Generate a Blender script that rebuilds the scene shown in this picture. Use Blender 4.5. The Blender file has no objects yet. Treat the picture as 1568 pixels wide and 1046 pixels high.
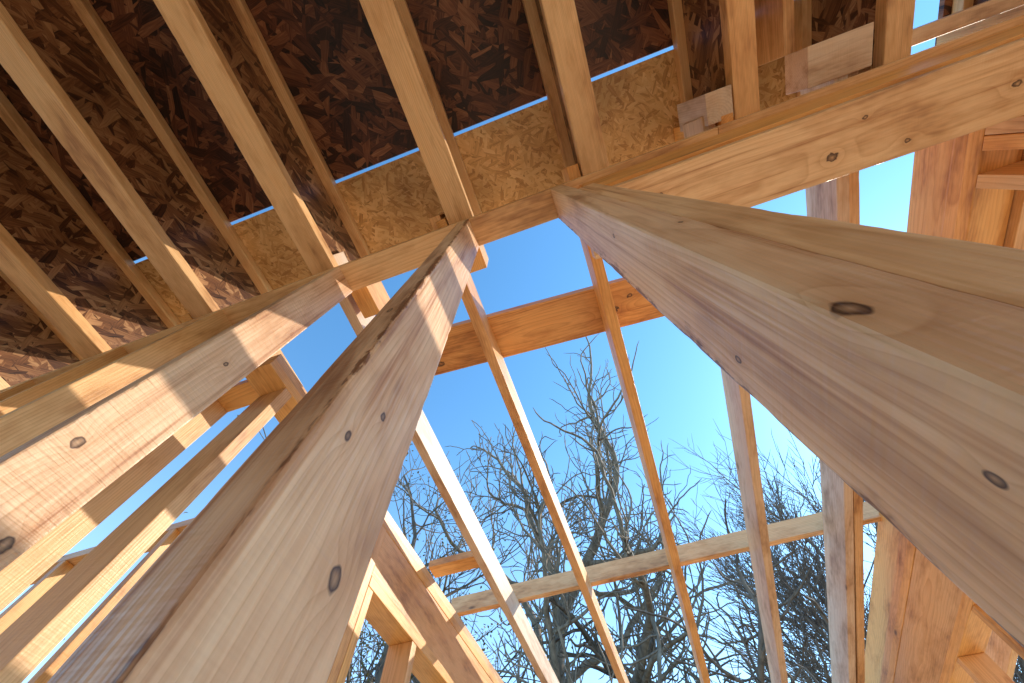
import bpy, bmesh, math, random
from mathutils import Vector, Matrix
from mathutils import noise as mn
random.seed(7)
scene = bpy.context.scene
C = 1.25   # eye height above the floor

# ---------------------------------------------------------------- node helpers
def new_mat(name):
    m = bpy.data.materials.new(name); m.use_nodes = True
    nt = m.node_tree
    for n in list(nt.nodes): nt.nodes.remove(n)
    out = nt.nodes.new('ShaderNodeOutputMaterial')
    b = nt.nodes.new('ShaderNodeBsdfPrincipled')
    nt.links.new(b.outputs[0], out.inputs[0])
    return m, nt, b
def setin(nt, sock, v):
    if isinstance(v, bpy.types.NodeSocket): nt.links.new(v, sock)
    elif v is not None: sock.default_value = v
def M(nt, op, a, b=None, c=None, clamp=False):
    n = nt.nodes.new('ShaderNodeMath'); n.operation = op; n.use_clamp = clamp
    setin(nt, n.inputs[0], a)
    if b is not None: setin(nt, n.inputs[1], b)
    if c is not None: setin(nt, n.inputs[2], c)
    return n.outputs[0]
def VM(nt, op, a, b=None, s=None):
    n = nt.nodes.new('ShaderNodeVectorMath'); n.operation = op
    setin(nt, n.inputs[0], a)
    if b is not None: setin(nt, n.inputs[1], b)
    if s is not None: setin(nt, n.inputs['Scale'], s)
    return n.outputs['Value'] if op in ('LENGTH', 'DISTANCE', 'DOT_PRODUCT') else n.outputs[0]
def NOISE(nt, vec, scale, detail=3, rough=0.5, dist=0.0):
    n = nt.nodes.new('ShaderNodeTexNoise')
    nt.links.new(vec, n.inputs['Vector'])
    n.inputs['Scale'].default_value = scale; n.inputs['Detail'].default_value = detail
    n.inputs['Roughness'].default_value = rough; n.inputs['Distortion'].default_value = dist
    return n
def RAMP(nt, fac, stops):
    n = nt.nodes.new('ShaderNodeValToRGB'); cr = n.color_ramp
    while len(cr.elements) < len(stops): cr.elements.new(0.5)
    for e, (p, c) in zip(cr.elements, stops):
        e.position = p
        e.color = (*c, 1) if len(c) == 3 else c
    nt.links.new(fac, n.inputs[0]); return n.outputs[0]
def MIX(nt, fac, a, b, mode='MIX'):
    n = nt.nodes.new('ShaderNodeMix'); n.data_type = 'RGBA'; n.blend_type = mode
    setin(nt, n.inputs[0], fac)
    setin(nt, n.inputs[6], a if isinstance(a, bpy.types.NodeSocket) else (*a, 1))
    setin(nt, n.inputs[7], b if isinstance(b, bpy.types.NodeSocket) else (*b, 1))
    return n.outputs[2]
def BUMP(nt, h, strength, dist, bsdf):
    n = nt.nodes.new('ShaderNodeBump')
    n.inputs['Strength'].default_value = strength; n.inputs['Distance'].default_value = dist
    nt.links.new(h, n.inputs['Height'])
    nt.links.new(n.outputs[0], bsdf.inputs['Normal'])
def XYZ(nt, x, y, z):
    n = nt.nodes.new('ShaderNodeCombineXYZ')
    for i, v in enumerate((x, y, z)): setin(nt, n.inputs[i], v)
    return n.outputs[0]

# ---------------------------------------------------------------- wood
def wood(name, light=(.88, .57, .30), dark=(.56, .27, .10), knots=(), rings=150, rough_sawn=.5, hero=False, bump=.6, wane=None, fibre=1.0):
    m, nt, b = new_mat(name)
    tc = nt.nodes.new('ShaderNodeTexCoord').outputs['Object']
    oi = nt.nodes.new('ShaderNodeObjectInfo').outputs['Random']
    off = VM(nt, 'SCALE', (37.0, 11.0, 23.0), s=oi)
    P = VM(nt, 'ADD', tc, off)
    sep = nt.nodes.new('ShaderNodeSeparateXYZ'); nt.links.new(tc, sep.inputs[0])
    if hero:
        wob = M(nt, 'SUBTRACT', NOISE(nt, tc, 110, 1).outputs[0], .5)
        knot = None; swell = 0.0; halo = 0.0
        for (kx, ky, kz, kr) in knots:
            d = VM(nt, 'LENGTH', VM(nt, 'MULTIPLY', VM(nt, 'SUBTRACT', tc, (kx, ky, kz)), (.68, 1, 1)))
            dn = M(nt, 'ADD', M(nt, 'DIVIDE', d, kr), M(nt, 'MULTIPLY', wob, 1.1))
            k = M(nt, 'MULTIPLY', M(nt, 'SUBTRACT', 1.1, dn, clamp=True), 4.0, clamp=True)
            heart = M(nt, 'SUBTRACT', 1.0, M(nt, 'MULTIPLY', M(nt, 'SUBTRACT', .8, dn, clamp=True), 1.0))
            k = M(nt, 'MULTIPLY', k, heart)
            g = M(nt, 'DIVIDE', 1.0, M(nt, 'ADD', 1.0, M(nt, 'POWER', M(nt, 'DIVIDE', d, kr * 2.6), 2.4)))
            swell = M(nt, 'ADD', swell, M(nt, 'MULTIPLY', g, kr * 2.4))
            halo = M(nt, 'ADD', halo, M(nt, 'MULTIPLY', g, .3))
            knot = k if knot is None else M(nt, 'MAXIMUM', knot, k)
        halo = M(nt, 'MINIMUM', halo, .4)
    else:
        vk = nt.nodes.new('ShaderNodeTexVoronoi'); vk.feature = 'F1'
        nt.links.new(VM(nt, 'MULTIPLY', P, (1.7, 4.6, 4.6)), vk.inputs['Vector']); vk.inputs['Scale'].default_value = 1.0
        kd = vk.outputs['Distance']
        g = M(nt, 'DIVIDE', 1.0, M(nt, 'ADD', 1.0, M(nt, 'POWER', M(nt, 'DIVIDE', kd, .10), 3.0)))
        swell = M(nt, 'MULTIPLY', g, .014); halo = M(nt, 'MULTIPLY', g, .45)
        knot = M(nt, 'MULTIPLY', M(nt, 'SUBTRACT', 1.0, M(nt, 'DIVIDE', kd, .055), clamp=True), 2.0, clamp=True)
        knot = M(nt, 'MULTIPLY', knot, .8)
    nl = NOISE(nt, VM(nt, 'MULTIPLY', P, (1.6, 5, 5)), 1.0, 2)
    ns = NOISE(nt, VM(nt, 'MULTIPLY', P, (9, 40, 40)), 1.0, 1)
    py = M(nt, 'MULTIPLY', M(nt, 'SUBTRACT', M(nt, 'FRACT', M(nt, 'MULTIPLY', oi, 17.3)), .5), .12)
    pz = M(nt, 'ADD', .03, M(nt, 'MULTIPLY', M(nt, 'FRACT', M(nt, 'MULTIPLY', oi, 7.7)), .06))
    yy = M(nt, 'ADD', M(nt, 'SUBTRACT', sep.outputs[1], py), M(nt, 'MULTIPLY', sep.outputs[0], .016))
    zz = M(nt, 'SUBTRACT', sep.outputs[2], pz)
    r = VM(nt, 'LENGTH', XYZ(nt, 0.0, yy, zz))
    r = M(nt, 'MULTIPLY_ADD', nl.outputs[0], .04, r)
    r = M(nt, 'MULTIPLY_ADD', ns.outputs[0], .0026, r)
    r = M(nt, 'ADD', r, swell)
    ring = M(nt, 'FRACT', M(nt, 'MULTIPLY', r, float(rings)))
    mid = tuple((a * .6 + c * .4) for a, c in zip(light, dark))
    col = RAMP(nt, ring, [(0, light), (.4, tuple(a * .98 for a in light)), (.8, mid), (.92, tuple(a * .3 + c * .7 for a, c in zip(light, dark))), (1, light)])
    fib = NOISE(nt, VM(nt, 'MULTIPLY', P, (6, 230, 230)), 1.0, 2, .6)
    col = MIX(nt, .35, col, RAMP(nt, fib.outputs[0], [(.3, tuple(c * .9 for c in mid)), (.7, tuple(min(1, c * 1.1) for c in light))]), 'MIX')
    st = NOISE(nt, VM(nt, 'MULTIPLY', P, (3, 11, 11)), 1.0, 4, .7)
    col = MIX(nt, 1.0, col, RAMP(nt, st.outputs[0], [(.27, (.42, .29, .22)), (.43, (.84, .75, .67)), (.55, (1, 1, 1)), (.8, (1.0, .90, .78))]), 'MULTIPLY')
    if hero:   # long resin / dirt streaks running with the grain
        sk = NOISE(nt, VM(nt, 'MULTIPLY', P, (1.4, 60, 60)), 1.0, 3, .65)
        col = MIX(nt, 1.0, col, RAMP(nt, sk.outputs[0], [(.30, (.60, .44, .34)), (.42, (.93, .88, .84)), (.5, (1, 1, 1))]), 'MULTIPLY')
    tint = M(nt, 'FRACT', M(nt, 'MULTIPLY', oi, 5.1))
    col = MIX(nt, 1.0, col, RAMP(nt, tint, [(0, (1, .86, .68)), (.5, (1, 1, 1)), (1, (.94, .90, .86))]), 'MULTIPLY')
    col = MIX(nt, halo, col, (.48, .21, .07))
    if wane:
        nw = NOISE(nt, VM(nt, 'MULTIPLY', tc, (16, 50, 50)), 1.0, 4, .75)
        wl = NOISE(nt, VM(nt, 'MULTIPLY', tc, (3.1, .1, .1)), 1.0, 2, .5)
        for (wy, wz, ww) in wane:
            dy = M(nt, 'SUBTRACT', sep.outputs[1], wy); dz = M(nt, 'SUBTRACT', sep.outputs[2], wz)
            dd = VM(nt, 'LENGTH', XYZ(nt, 0.0, dy, dz))
            thr = M(nt, 'MULTIPLY', M(nt, 'MULTIPLY', M(nt, 'SUBTRACT', nw.outputs[0], .38, clamp=True), M(nt, 'SUBTRACT', wl.outputs[0], .30, clamp=True)), ww * 22)
            msk = M(nt, 'MULTIPLY', M(nt, 'SUBTRACT', thr, dd), 700.0, clamp=True)
            col = MIX(nt, M(nt, 'MULTIPLY', msk, .85), col, (.10, .035, .015))
            col = MIX(nt, M(nt, 'MULTIPLY', M(nt, 'SUBTRACT', M(nt, 'MULTIPLY', thr, 2.2), dd), 120.0, clamp=True), col, MIX(nt, .45, col, (.30, .12, .05)))
    if knot is not None: col = MIX(nt, knot, col, (.085, .036, .016))
    nt.links.new(col, b.inputs['Base Color'])
    b.inputs['Roughness'].default_value = .44
    b.inputs['Specular IOR Level'].default_value = .5
    saw = NOISE(nt, VM(nt, 'MULTIPLY', P, (260, 22, 22)), 1.0, 1, .5)
    fb = NOISE(nt, VM(nt, 'MULTIPLY', P, (8, 240, 240)), 1.0, 1, .6)
    h = M(nt, 'MULTIPLY_ADD', saw.outputs[0], rough_sawn, M(nt, 'MULTIPLY', fb.outputs[0], fibre))
    BUMP(nt, h, bump, .0014, b)
    return m

def osb(name, cols, flake=1.0, bump=.6):
    m, nt, b = new_mat(name)
    tc = nt.nodes.new('ShaderNodeTexCoord').outputs['Object']
    warp = NOISE(nt, tc, 14, 1)
    base = VM(nt, 'ADD', tc, VM(nt, 'SCALE', VM(nt, 'SUBTRACT', warp.outputs['Color'], (.5, .5, .5)), s=.012))
    layers = []
    for i, ang in enumerate((6, -35, 62, 118)):
        rot = nt.nodes.new('ShaderNodeVectorRotate'); rot.rotation_type = 'Z_AXIS'
        nt.links.new(base, rot.inputs['Vector']); rot.inputs['Angle'].default_value = math.radians(ang)
        v = nt.nodes.new('ShaderNodeTexVoronoi'); v.feature = 'F1'; v.voronoi_dimensions = '3D'
        vec = VM(nt, 'ADD', VM(nt, 'MULTIPLY', rot.outputs[0], (11 * flake, 46 * flake, 11 * flake)), (i * 7.3, i * 3.1, i * 5.7))
        nt.links.new(vec, v.inputs['Vector']); v.inputs['Scale'].default_value = 1.0
        s = nt.nodes.new('ShaderNodeSeparateColor'); nt.links.new(v.outputs['Color'], s.inputs[0])
        layers.append((s.outputs[0], s.outputs[1], rot.outputs[0]))
    val, pri, rc = layers[0]
    for (v2, p2, r2) in layers[1:]:
        sel = M(nt, 'GREATER_THAN', p2, pri)
        mf = nt.nodes.new('ShaderNodeMix'); mf.data_type = 'FLOAT'
        nt.links.new(sel, mf.inputs[0]); nt.links.new(val, mf.inputs[2]); nt.links.new(v2, mf.inputs[3]); val = mf.outputs[0]
        mv = nt.nodes.new('ShaderNodeMix'); mv.data_type = 'VECTOR'
        nt.links.new(sel, mv.inputs[0]); nt.links.new(rc, mv.inputs[4]); nt.links.new(r2, mv.inputs[5]); rc = mv.outputs[1]
        pri = M(nt, 'MAXIMUM', pri, p2)
    gr = NOISE(nt, VM(nt, 'MULTIPLY', rc, (14, 220, 14)), 1.0, 2, .6).outputs[0]
    f = M(nt, 'ADD', M(nt, 'MULTIPLY', val, .55), M(nt, 'MULTIPLY', gr, .6))
    col = RAMP(nt, f, cols)
    big = NOISE(nt, tc, 3.0, 2)
    col = MIX(nt, 1.0, col, RAMP(nt, big.outputs[0], [(.3, (.62, .58, .54)), (.65, (1.1, 1.05, 1))]), 'MULTIPLY')
    nt.links.new(col, b.inputs['Base Color'])
    b.inputs['Roughness'].default_value = .42
    b.inputs['Specular IOR Level'].default_value = .45
    BUMP(nt, val, bump, .002, b)
    return m

W_A = wood('spruce_lumber')
W_OR = wood('fir_lumber_orange', (.93, .54, .20), (.62, .27, .07))
W_GR = wood('weathered_lumber', (.78, .63, .51), (.54, .39, .28))
W_FL = wood('joist_flange_lumber', (.90, .60, .32), (.56, .29, .11), rings=260)
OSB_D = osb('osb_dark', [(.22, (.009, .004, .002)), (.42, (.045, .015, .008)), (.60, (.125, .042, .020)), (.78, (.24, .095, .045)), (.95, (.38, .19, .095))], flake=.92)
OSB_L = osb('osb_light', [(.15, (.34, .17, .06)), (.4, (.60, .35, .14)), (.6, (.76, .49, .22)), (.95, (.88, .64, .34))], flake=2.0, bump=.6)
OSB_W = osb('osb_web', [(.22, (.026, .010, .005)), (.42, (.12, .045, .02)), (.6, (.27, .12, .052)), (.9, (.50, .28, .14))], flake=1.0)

# ---------------------------------------------------------------- geometry helpers
def empty(name, loc=(0, 0, 0)):
    e = bpy.data.objects.new(name, None); scene.collection.objects.link(e); e.location = loc
    e.empty_display_size = .2
    return e
AX = {'x': Matrix(((1, 0, 0), (0, 1, 0), (0, 0, 1))),
      'y': Matrix(((0, 0, 1), (1, 0, 0), (0, 1, 0))),
      'z': Matrix(((0, 1, 0), (0, 0, 1), (1, 0, 0)))}
def boxmesh(name, L, a, b, bevel=.0022, warp=0.0, chip=0.0):
    bm = bmesh.new()
    bmesh.ops.create_cube(bm, size=1)
    bmesh.ops.scale(bm, vec=(L, a, b), verts=bm.verts)
    if bevel > 0:
        bmesh.ops.bevel(bm, geom=list(bm.edges), offset=bevel, segments=2, affect='EDGES', profile=.6)
    if warp or chip:
        es = [e for e in bm.edges if abs((e.verts[0].co - e.verts[1].co).x) > L * .8]
        bmesh.ops.subdivide_edges(bm, edges=es, cuts=220 if chip else 8)
        ph = random.random() * 60
        for v in bm.verts:
            t = v.co.x / L
            if chip and abs(v.co.y) + abs(v.co.z) > (a + b) / 2 - bevel * .9:   # splintered arrises only
                n = mn.noise(Vector((v.co.x * 22 + ph, math.copysign(5, v.co.y), math.copysign(9, v.co.z)))) + .7 * mn.noise(Vector((v.co.x * 90 + ph, math.copysign(5, v.co.y), math.copysign(9, v.co.z))))
                k = max(0.0, n - .1) * chip
                v.co.y -= math.copysign(k, v.co.y); v.co.z -= math.copysign(k, v.co.z)
            v.co.y += warp * math.sin(t * 3.1 + ph); v.co.z += warp * .7 * math.sin(t * 4.3 + ph * 2)
    me = bpy.data.meshes.new(name); bm.to_mesh(me); bm.free()
    return me
def board(name, parent, x0, x1, y0, y1, z0, z1, axis, mat, bevel=.0022, warp=0.0, rot=None, chip=0.0):
    s = {'x': x1 - x0, 'y': y1 - y0, 'z': z1 - z0}
    order = {'x': ('x', 'y', 'z'), 'y': ('y', 'z', 'x'), 'z': ('z', 'x', 'y')}[axis]
    me = boxmesh(name, s[order[0]], s[order[1]], s[order[2]], bevel, warp, chip)
    me.materials.append(mat)
    o = bpy.data.objects.new(name, me); scene.collection.objects.link(o)
    R = AX[axis].to_4x4()
    if rot is not None: R = rot.to_4x4() @ R
    o.matrix_world = Matrix.Translation(((x0 + x1) / 2, (y0 + y1) / 2, C + (z0 + z1) / 2)) @ R
    if parent: o.parent = parent
    return o
def loc_on(x0, x1, y0, y1, z0, z1, axis, p):
    c = Vector(((x0 + x1) / 2, (y0 + y1) / 2, (z0 + z1) / 2)); d = Vector(p) - c
    return tuple(AX[axis].transposed() @ d)

FL = -C + .01
H = 1.2
Y0, Y1 = .092, .181

# ================================================================ main stud wall
wall = empty('stud_wall')
B = (-.193, -.155, Y0, Y1, FL + .04, H, 'z')
kn = [(-.155, .138, .25, .0034), (-.155, .118, .202, .0036), (-.155, .159, .131, .005), (-.172, .092, .4, .004)]
mL = wood('stud_lumber_knotty', (.88, .60, .40), (.60, .33, .18), knots=[(*loc_on(*B, k[:3]), k[3]) for k in kn], rings=170, rough_sawn=.35, hero=True, bump=.9, wane=[(.019, -.0445, .006)])
board('stud_1', wall, *B, mL, bevel=.003, warp=.002, chip=.0016)
B = (-.638, -.60, Y0, Y1, FL + .04, H, 'z')
kn = [(-.60, .116, .374, .006), (-.60, .162, .267, .0065), (-.60, .14, .62, .004)]
mS = wood('stud_lumber_sawn', (.84, .58, .40), (.58, .33, .19), knots=[(*loc_on(*B, k[:3]), k[3]) for k in kn], rough_sawn=1.3, fibre=.35, hero=True, bump=.9)
board('stud_2', wall, *B, mS, bevel=.003, warp=.001, chip=.002)
for i, x in enumerate((-1.045, -1.455, -1.86, -2.27, -2.67)):
    board('stud_%d' % (i + 3), wall, x - .038, x, Y0, Y1, FL + .04, H, 'z', W_A)
B = (.107, .145, Y0, Y1, FL + .04, H, 'z')
kn = [(.113, .092, .139, .0055), (.107, .157, .217, .0024), (.107, .123, .080, .0024), (.135, .092, .35, .0022), (.107, .12, .5, .003)]
mP = wood('post_lumber', (.90, .60, .38), (.60, .32, .16), knots=[(*loc_on(*B, k[:3]), k[3]) for k in kn], rings=140, rough_sawn=.4, hero=True, bump=.9, wane=[(-.019, .0445, .008)])
board('king_stud', wall, *B, mP, bevel=.003, chip=.0012)
mJ = wood('jack_lumber', (.90, .60, .35), (.60, .32, .14), hero=True, rings=150)
board('jack_stud', wall, .1457, .1845, Y0 + .001, Y1, FL + .04, .948, 'z', mJ, bevel=.003, chip=.0008)
board('top_plate', wall, -3.2, .60, Y0, Y1 - .001, H, H + .038, 'x', W_A, chip=.002)
board('cap_plate', wall, -3.2, 3.4, Y0 + .004, Y1 + .003, H + .0385, H + .076, 'x', W_OR, chip=.002)
board('top_plate_run', wall, .6015, 3.4, Y0 - .001, Y1 - .002, H, H + .038, 'x', W_A)
board('sole_plate', wall, -3.2, .185, Y0, Y1, FL + .001, FL + .039, 'x', W_A)
for i, x in enumerate((2.3, 2.72, 3.1)):
    board('stud_%d' % (i + 8), wall, x, x + .038, Y0, Y1, FL + .001, H, 'z', W_A)
m_gap, nt, b = new_mat('gap_shade_black')
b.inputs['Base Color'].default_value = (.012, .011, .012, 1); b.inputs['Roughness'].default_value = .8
board('shadow_gap_strip', wall, -3.2, -.64, .184, .187, 1.04, H + .03, 'x', m_gap, bevel=0)  # near-black strip painting the shadow gap below the top plate
hd = empty('header_beam')
B = (.1465, 2.2, .118, .272, .95, .988, 'x')
kn = [(.72, .22, .95, .009), (.789, .160, .95, .0045), (.884, .24, .95, .005), (.33, .17, .95, .0035), (1.1, .2, .95, .007)]
mH = wood('header_lumber', (.90, .60, .34), (.62, .33, .15), knots=[(*loc_on(*B, k[:3]), k[3]) for k in kn], rings=120, hero=True)
board('soffit_board', hd, *B, mH, bevel=.003, chip=.002)
board('near_ply', hd, .19, 2.2, .110, .148, .9885, H - .001, 'x', W_OR)
board('far_ply', hd, .19, 2.2, .235, .272, .9885, H - .001, 'x', W_OR)

# ================================================================ I-joist floor
ZJ = H + .0765; ZT = ZJ + .356
jx = [-2.18, -1.68, -1.19, -.70, -.19, .265, .727, 1.14, 1.66, 2.15, 2.64]
for i, x in enumerate(jx):
    j = empty('floor_joist' if i == 0 else 'floor_joist.%03d' % i, (0, 0, 0))
    hw = .042 if x < .5 else .036
    ye = Y1 + .01
    board('bottom_flange', j, x - hw, x + hw, -3.0, ye, ZJ, ZJ + .038, 'y', W_FL, bevel=.003, chip=.003)
    board('top_flange', j, x - hw, x + hw, -3.0, ye, ZT - .038, ZT, 'y', W_FL, bevel=.003)
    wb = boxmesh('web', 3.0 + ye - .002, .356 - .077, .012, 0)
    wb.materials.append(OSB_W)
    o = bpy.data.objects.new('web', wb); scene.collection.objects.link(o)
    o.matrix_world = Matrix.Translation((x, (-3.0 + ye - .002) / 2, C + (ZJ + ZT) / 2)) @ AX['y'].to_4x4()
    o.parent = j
    board('web_stiffener', j, x - hw - .004, x - .0065, Y0 - .002, Y1, ZJ + .039, ZT - .04, 'z', W_A)
    if i % 2 == 0:
        board('squash_block', j, x - hw - .040, x - hw - .005, Y0 - .02, Y1 - .02, ZJ + .001, ZT - .002, 'z', W_OR)
bl = empty('joist_blocking')
board('block_1', bl, .612, .688, .0, .085, ZJ + .002, ZJ + .20, 'z', W_GR)
board('block_2', bl, .90, 1.075, -.02, .085, ZJ + .004, ZJ + .10, 'x', W_GR)
board('block_3', bl, 1.18, 1.56, .035, .075, ZJ + .02, ZJ + .12, 'x', W_GR)
board('block_4', bl, .965, 1.0, -.9, -.022, ZJ + .20, ZT - .001, 'y', W_A)
board('trimmer', bl, .79, .828, -2.9, .085, ZJ + .12, ZT - .001, 'y', W_A)
def sheet(name, x0, x1, y0, y1, mat, dz=0.0):
    me = boxmesh(name, x1 - x0, y1 - y0, .018, .001); me.materials.append(mat)
    o = bpy.data.objects.new(name, me); scene.collection.objects.link(o)
    o.location = ((x0 + x1) / 2, (y0 + y1) / 2, C + ZT + .0105 + dz); return o
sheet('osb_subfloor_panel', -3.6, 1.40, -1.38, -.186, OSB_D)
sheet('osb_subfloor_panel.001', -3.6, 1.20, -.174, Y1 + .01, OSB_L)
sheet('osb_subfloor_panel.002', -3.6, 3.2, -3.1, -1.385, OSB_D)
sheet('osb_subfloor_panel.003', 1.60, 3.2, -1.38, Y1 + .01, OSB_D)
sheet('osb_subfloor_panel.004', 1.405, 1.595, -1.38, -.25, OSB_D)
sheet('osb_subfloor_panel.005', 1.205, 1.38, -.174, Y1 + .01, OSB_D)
# unseen back wall, added to block cool sky light: studs with sheathing outside
bw = empty('sky_block_wall')
wm = boxmesh('sky_block_sheathing', 7.0, 2.44, .012, 0); wm.materials.append(OSB_L)
o = bpy.data.objects.new('sky_block_sheathing', wm); scene.collection.objects.link(o); o.parent = bw
o.matrix_world = Matrix.Translation((0, -3.16, 1.23)) @ Matrix.Rotation(math.radians(90), 4, 'X')
for i in range(17):
    board('stud_%d' % (i + 1), bw, -3.4 + i * .41, -3.362 + i * .41, -3.15, -3.06, FL + .04, H, 'z', W_A)
board('top_plate', bw, -3.5, 3.5, -3.15, -3.06, H, H + .038, 'x', W_A)
board('sole_plate', bw, -3.5, 3.5, -3.15, -3.06, FL + .001, FL + .039, 'x', W_A)

# ================================================================ porch rafters
ang = math.atan(.06)
rx = [(-.690, W_GR), (-.262, W_A), (.205, W_OR), (.635, W_GR), (1.00, W_GR), (-1.13, W_OR), (1.55, W_OR), (1.041, W_A), (1.85, W_A)]
for i, (x, mt) in enumerate(rx):
    L = 5.2; y0 = .2 if i in (5, 6, 8) else .06
    me = boxmesh('rafter', L, .14, .038, .0025, .006, chip=.002)
    me.materials.append(mt)
    o = bpy.data.objects.new('porch_rafter' if i == 0 else 'porch_rafter.%03d' % i, me)
    scene.collection.objects.link(o)
    yc = y0 + L / 2 * math.cos(ang)
    zc = C + 1.300 - .06 * yc + .07
    a = random.uniform(-.006, .006) if i not in (4, 7) else 0
    o.matrix_world = Matrix.Translation((x, yc, zc)) @ Matrix.Rotation(-ang, 4, 'X') @ Matrix.Rotation(a, 4, 'Z') @ AX['y'].to_4x4()
rb = empty('rafter_blocking')
board('block_1', rb, -.238, -.165, .186, .27, ZJ + .01, ZJ + .15, 'y', W_OR)
board('block_2', rb, -.655, -.59, .186, .30, ZJ + .01, ZJ + .15, 'y', W_OR)
board('block_3', rb, 1.062, 1.16, .186, .33, ZJ + .003, ZJ + .14, 'y', W_OR)
pk = empty('cross_plank')
mK = wood('plank_lumber', (.92, .56, .24), (.58, .27, .08), knots=[(-.42, .05, -.019, .012), (.33, .01, -.019, .014), (.40, -.03, -.019, .008)], hero=True, rings=120)
board('plank', pk, -.80, .62, .495, .69, 1.410, 1.448, 'x', mK, rot=Matrix.Rotation(math.radians(3.2), 3, 'Z'), chip=.002)
cb = empty('cross_beam')
board('beam', cb, -1.1, 1.55, 2.13, 2.168, 1.325, 1.42, 'x', W_A, chip=.002)
board('brace', cb, -1.0, -.71, 1.63, 1.72, 1.27, 1.308, 'x', W_OR)
me = boxmesh('sun_shade_panel', .85, .5, .012, .001); me.materials.append(OSB_L)  # panel hidden behind the post, added to shade the lower left stud
o = bpy.data.objects.new('sun_shade_panel', me); scene.collection.objects.link(o)
o.matrix_world = Matrix.Translation((1.32, 1.25, C + 1.300 - .06 * 1.25 + .148)) @ Matrix.Rotation(-ang, 4, 'X')

# ================================================================ side walls of the porch
def side_wall(name, xa, xb, ys, hy0, face, yend=4.6):
    w = empty(name)
    board('top_plate', w, xa, xb, .3, yend, H - .076, H - .0385, 'y', W_OR)
    board('cap_plate', w, xa + .003, xb - .003, .3, yend, H - .038, H, 'y', W_A)
    hx = (xb - .04, xb - .002) if face > 0 else (xa + .002, xa + .04)
    gx = (xa + .002, xa + .04) if face > 0 else (xb - .04, xb - .002)
    board('header_ply', w, *hx, hy0, yend, .93, H - .077, 'y', W_A)
    board('header_ply_outer', w, *gx, hy0, yend, .93, H - .077, 'y', W_OR)
    board('header_sill', w, xa - .001, xb + .001, hy0, yend, .891, .929, 'y', W_OR)
    board('sole_plate', w, xa, xb, .3, yend, FL + .001, FL + .039, 'y', W_A)
    for i, y in enumerate(ys):
        top = H - .077 if y < hy0 - .02 else .89
        board('stud_%d' % (i + 1), w, xa, xb, y, y + .038, FL + .04, top, 'z', W_OR if i % 2 else W_A)
    return w
sw = side_wall('stud_wall.001', -1.06, -.95, [.40, .82, 1.12, 1.16, 1.54, 1.95, 2.36, 2.77, 3.2, 3.6, 4.0, 4.4], 1.16, 1)
sw2 = side_wall('stud_wall.002', 1.24, 1.35, [.30, .34, .44, .82, 1.24, 1.28, 1.7, 2.1, 2.5, 2.9, 3.3, 3.7, 4.1, 4.5], 1.24, -1)
board('rim_1', sw2, 1.27, 1.308, .20, 4.6, H + .001, H + .14, 'y', W_OR)
board('rim_2', sw2, 1.352, 1.39, .25, 4.6, H - .10, H + .10, 'y', W_A)
board('rim_3', sw2, 1.43, 1.468, .25, 4.6, H - .06, H + .12, 'y', W_OR)
rw = empty('stud_wall.003')
board('top_plate', rw, -3.6, -1.063, .36, .449, H - .001, H + .037, 'x', W_OR)
board('sole_plate', rw, -3.6, -1.063, .36, .449, FL + .001, FL + .039, 'x', W_A)
for i, x in enumerate((-1.285, -1.66, -2.07, -2.48, -3.05, -3.45)):
    board('stud_%d' % (i + 1), rw, x - .038, x, .36, .449, FL + .04, H - .002, 'z', W_OR if i % 2 else W_A)
board('let_in_blocking', rw, -2.2, -1.70, .37, .44, .50, .538, 'x', W_OR)
# framing of the next room, further out to the left
rw3 = empty('stud_wall.006')
board('top_plate', rw3, -4.4, -1.5, .90, .989, H - .001, H + .037, 'x', W_A)
board('sole_plate', rw3, -4.4, -1.5, .90, .989, FL + .001, FL + .039, 'x', W_A)
for i in range(9):
    x = -1.58 - i * .31
    board('stud_%d' % (i + 1), rw3, x - .038, x, .90, .989, FL + .04, H - .002, 'z', W_OR if i % 2 else W_A)
board('rail', rw3, -4.4, -1.5, .86, .898, .42, .509, 'x', W_OR)
board('rail_low', rw3, -4.4, -1.5, .86, .898, .12, .209, 'x', W_A)
rw2 = empty('stud_wall.004')
board('top_plate', rw2, 1.473, 3.6, .36, .449, H - .001, H + .037, 'x', W_OR)
for i, x in enumerate((1.55, 1.66, 2.0, 2.4, 2.8, 3.2)):
    board('stud_%d' % (i + 1), rw2, x, x + .038, .36, .449, FL + .04, H - .002, 'z', W_A if i % 2 else W_OR)
fb = empty('porch_beam')
board('beam', fb, -1.5, 2.2, 4.75, 4.84, .80, 1.005, 'x', W_A)
for i, x in enumerate((-1.2, .3, 1.9)):
    board('post_%d' % (i + 1), fb, x, x + .09, 4.75, 4.84, FL, .799, 'z', W_A)

# ================================================================ plywood floor deck and ground
m, nt, b = new_mat('plywood_deck')
tc = nt.nodes.new('ShaderNodeTexCoord').outputs['Object']
n = NOISE(nt, VM(nt, 'MULTIPLY', tc, (1, 12, 1)), 2.5, 3, .6)
nt.links.new(RAMP(nt, n.outputs[0], [(.3, (.66, .49, .32)), (.7, (.82, .64, .44))]), b.inputs['Base Color'])
b.inputs['Roughness'].default_value = .8
me = boxmesh('plywood_floor', 9, 11, .16, .01); me.materials.append(m)
slab = bpy.data.objects.new('plywood_floor', me); scene.collection.objects.link(slab); slab.location = (0, 0, -.07)
m, nt, b = new_mat('dirt_and_dry_grass')
tc = nt.nodes.new('ShaderNodeTexCoord').outputs['Object']
n = NOISE(nt, tc, .35, 5, .65)
nt.links.new(RAMP(nt, n.outputs[0], [(.35, (.28, .21, .13)), (.5, (.36, .28, .17)), (.65, (.22, .21, .10))]), b.inputs['Base Color'])
b.inputs['Roughness'].default_value = .95
bm = bmesh.new(); bmesh.ops.create_grid(bm, x_segments=60, y_segments=60, size=600)
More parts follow.
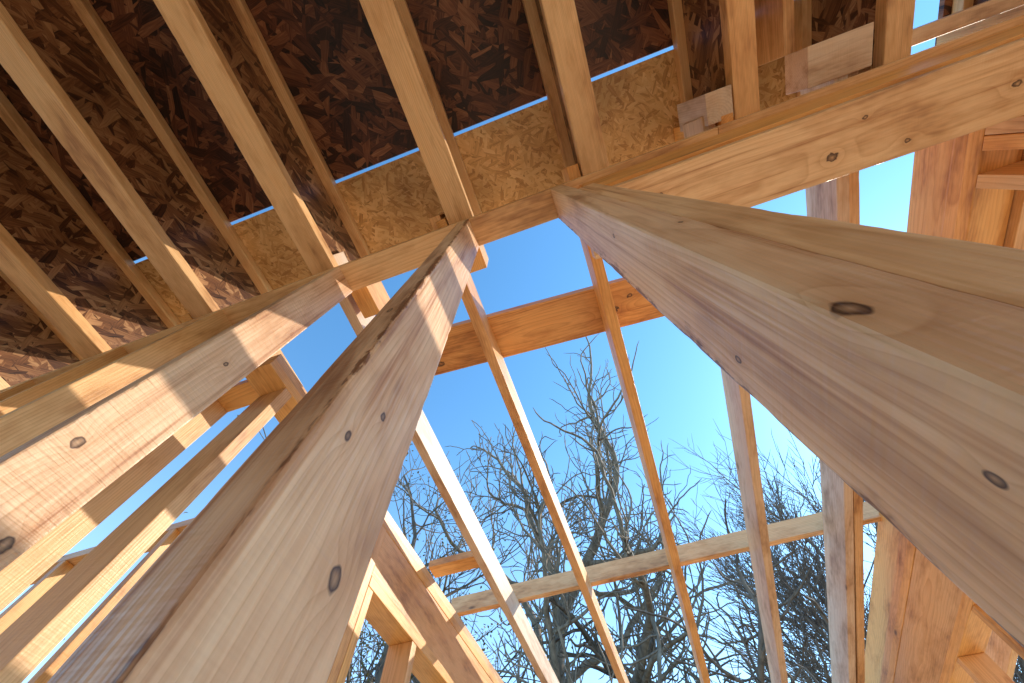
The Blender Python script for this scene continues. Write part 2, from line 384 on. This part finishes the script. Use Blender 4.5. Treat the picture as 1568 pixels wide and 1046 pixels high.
for v in bm.verts:
    d = v.co.length
    v.co.z = -.15 + (0 if d < 30 else (d - 30) * .01 * math.sin(v.co.x * .02) * math.cos(v.co.y * .017))
me = bpy.data.meshes.new('ground'); bm.to_mesh(me); bm.free(); me.materials.append(m)
g = bpy.data.objects.new('ground', me); scene.collection.objects.link(g)

# ================================================================ trees
def bark(name, c1, c2):
    m, nt, b = new_mat(name)
    tc = nt.nodes.new('ShaderNodeTexCoord').outputs['Object']
    n = NOISE(nt, VM(nt, 'MULTIPLY', tc, (6, 6, 1.5)), 2.0, 2, .6)
    nt.links.new(RAMP(nt, n.outputs[0], [(.35, c1), (.7, c2)]), b.inputs['Base Color'])
    b.inputs['Roughness'].default_value = .9
    return m
def rv(rng): return Vector((rng.gauss(0, 1), rng.gauss(0, 1), rng.gauss(0, 1)))
def grow(rng, tubes, tips, p, d, L, r, depth, cfg):
    seg = cfg['seg'][depth]; pts = [p.copy()]; rad = [r]
    endr = max(cfg['minr'], r * cfg['taper'])
    dirs = [d.copy()]
    for i in range(seg):
        d = (d + rv(rng) * cfg['wig'] * (.35 if depth == 0 else 1) + Vector((0, 0, cfg['up']))).normalized()
        p = p + d * (L / seg); pts.append(p.copy()); dirs.append(d.copy())
        rad.append(r + (endr - r) * (i + 1) / seg)
    last = depth + 1 >= len(cfg['seg'])
    if last: rad[-1] *= .4
    tubes.append((pts, rad, 7 if depth == 0 else (5 if depth < 3 else 3)))
    if last:
        tips.append(p.copy()); return
    n = cfg['kids'][depth]
    for k in range(n):
        t = cfg['start'][depth] + (1 - cfg['start'][depth]) * (k + rng.random() * .8) / n
        idx = max(1, min(seg, int(round(t * seg))))
        dd = dirs[idx]; side = dd.cross(rv(rng)); side.normalize()
        a = math.radians(rng.uniform(*cfg['ang']))
        nd = dd * math.cos(a) + side * math.sin(a)
        grow(rng, tubes, tips, pts[idx], nd.normalized(), L * rng.uniform(*cfg['len']) * (1.15 - .35 * t), max(cfg['minr'], rad[idx] * rng.uniform(.5, .72)), depth + 1, cfg)
    grow(rng, tubes, tips, pts[-1], (dirs[-1] + rv(rng) * .15).normalized(), L * .72, rad[-1], depth + 1, cfg)
def tree(name, loc, H_, W_, L, r, cfg, mat, seed, leaves=None, leafmat=None):
    """grow, then fit to the real height H_ and crown width W_ with the crown centred on loc"""
    rng = random.Random(seed); tubes, tips = [], []
    grow(rng, tubes, tips, Vector((0, 0, 0)), Vector((0, 0, 1)), L, r, 0, cfg)
    xs = sorted(t.x for t in tips); ys = sorted(t.y for t in tips); zs = sorted(t.z for t in tips)
    q = lambda a, f: a[int(f * (len(a) - 1))]
    cx = (q(xs, .03) + q(xs, .97)) / 2; cy = (q(ys, .03) + q(ys, .97)) / 2
    wd = ((q(xs, .97) - q(xs, .03)) + (q(ys, .97) - q(ys, .03))) / 2
    sx = W_ / wd; sz = H_ / q(zs, .995)
    def T(p):
        k = min(1, max(0, p.z / q(zs, .5)))
        return Vector(((p.x - cx * k) * sx, (p.y - cy * k) * sx, p.z * sz - .1))
    vs, fs = [], []
    up = Vector((.3, .5, .8)).normalized()
    for pts, rad, sides in tubes:
        pts = [T(p) for p in pts]; base = len(vs)
        for i, p in enumerate(pts):
            d = (pts[min(i + 1, len(pts) - 1)] - pts[max(i - 1, 0)]).normalized()
            a = d.cross(up)
            if a.length < .1: a = d.cross(Vector((1, 0, 0)))
            a.normalize(); c = d.cross(a)
            for k in range(sides):
                t = 2 * math.pi * k / sides
                vs.append(p + (a * math.cos(t) + c * math.sin(t)) * rad[i])
        for i in range(len(pts) - 1):
            for k in range(sides):
                qd = base + i * sides; k2 = (k + 1) % sides
                fs.append((qd + k, qd + k2, qd + sides + k2, qd + sides + k))
    nb = len(fs)
    if leaves:
        for tp in tips:
            for k in range(leaves):
                if rng.random() < .5: continue
                c = T(tp) + rv(rng) * .14; a = rv(rng).normalized() * .045; bb = a.cross(rv(rng)).normalized() * .028
                n0 = len(vs); vs += [c - a, c + bb, c + a, c - bb]; fs.append((n0, n0 + 1, n0 + 2, n0 + 3))
    me = bpy.data.meshes.new(name); me.from_pydata([tuple(v) for v in vs], [], fs); me.update()
    me.materials.append(mat)
    if leafmat:
        me.materials.append(leafmat)
        for i, pl in enumerate(me.polygons):
            if i >= nb: pl.material_index = 1
    for pl in me.polygons: pl.use_smooth = True
    o = bpy.data.objects.new(name, me); scene.collection.objects.link(o); o.location = (loc[0], loc[1], -.15)
    return o
bk1 = bark('bark_grey', (.15, .115, .09), (.32, .25, .20))
bk2 = bark('bark_dark', (.08, .06, .05), (.20, .15, .12))
bk3 = bark('bark_pale_twigs', (.13, .10, .09), (.28, .215, .18))
cfgA = dict(seg=[6, 7, 7, 6, 6, 5], kids=[6, 5, 4, 3, 1], start=[.35, .25, .2, .2, .15], ang=(25, 65), len=(.5, .72), wig=.19, up=.05, taper=.64, minr=.013)
tree('bare_tree', (-2.9, 9.5), 15.4, 7.6, 5.2, .26, cfgA, bk1, 3)
cfgB = dict(seg=[5, 6, 6, 6], kids=[6, 6, 5], start=[.3, .2, .15], ang=(30, 70), len=(.5, .75), wig=.22, up=.02, taper=.65, minr=.016)
tree('bare_tree.001', (.2, 8.0), 6.6, 4.6, 2.4, .17, cfgB, bk2, 11)
cfgC = dict(seg=[6, 6, 5, 5, 4, 3], kids=[8, 6, 5, 4, 3], start=[.2, .15, .15, .15, .1], ang=(15, 42), len=(.5, .7), wig=.08, up=.08, taper=.55, minr=.009)
tree('bare_tree.002', (5.6, 13.2), 13.2, 6.0, 4.3, .17, cfgC, bk3, 5)
m, nt, b = new_mat('dry_leaves')
oi = nt.nodes.new('ShaderNodeTexCoord').outputs['Object']
n = NOISE(nt, oi, 3, 2)
nt.links.new(RAMP(nt, n.outputs[0], [(.4, (.09, .10, .03)), (.6, (.28, .18, .04))]), b.inputs['Base Color'])
b.inputs['Roughness'].default_value = .7
cfgD = dict(seg=[5, 5, 5, 4, 3], kids=[6, 5, 4, 4], start=[.3, .2, .15, .15], ang=(20, 55), len=(.5, .7), wig=.12, up=.05, taper=.55, minr=.009)
tree('oak_tree', (-7.0, 9.4), 13.4, 7.0, 5.0, .2, cfgD, bk2, 21, leaves=6, leafmat=m)

# ================================================================ sky + sun
sun_dir = Vector((.62, .55, .56)).normalized()
w = bpy.data.worlds.new("World"); scene.world = w; w.use_nodes = True
nt = w.node_tree; bg = nt.nodes['Background']
sky = nt.nodes.new('ShaderNodeTexSky'); sky.sky_type = 'NISHITA'; sky.sun_disc = False
sky.sun_elevation = math.asin(sun_dir.z); sky.sun_rotation = math.atan2(sun_dir.x, sun_dir.y)
sky.air_density = 1.1; sky.dust_density = .25; sky.ozone_density = 1.0
bg.inputs[1].default_value = .15
c = MIX(nt, 1.0, sky.outputs[0], (1.15, 2.05, 2.45), 'MULTIPLY')
# haze that thickens toward the horizon
gc = nt.nodes.new('ShaderNodeTexCoord').outputs['Generated']
sp = nt.nodes.new('ShaderNodeSeparateXYZ'); nt.links.new(gc, sp.inputs[0])
hz = M(nt, 'POWER', M(nt, 'SUBTRACT', 1.0, M(nt, 'MAXIMUM', sp.outputs[2], 0.0)), 3.0)
hz = M(nt, 'MINIMUM', hz, .30)
hv = VM(nt, 'SCALE', (8.5, 8.0, 7.0), s=hz)
c2 = VM(nt, 'ADD', c, hv)
nt.links.new(c2, bg.inputs[0])
sd = bpy.data.lights.new('sun', 'SUN'); sd.energy = 5; sd.angle = math.radians(.5); sd.color = (1, .88, .70)
so = bpy.data.objects.new('sun', sd); scene.collection.objects.link(so)
so.rotation_euler = sun_dir.to_track_quat('Z', 'Y').to_euler()

# ================================================================ camera
cd = bpy.data.cameras.new('camera'); cam = bpy.data.objects.new('camera', cd); scene.collection.objects.link(cam)
cd.sensor_width = 36; cd.lens = 36 * 572 / 1568; cd.clip_start = .01; cd.clip_end = 3000
X = Vector((.9455, .3014, .1237)); Y = Vector((.3255, -.8570, -.3995)); Z = Vector((-.0143, .4177, -.9085))
R = Matrix((X, Y, Z))
mw = R.to_4x4(); mw.translation = Vector((0, 0, C))
cam.matrix_world = mw
scene.camera = cam
scene.view_settings.view_transform = 'Standard'; scene.view_settings.look = 'None'; scene.view_settings.exposure = 0
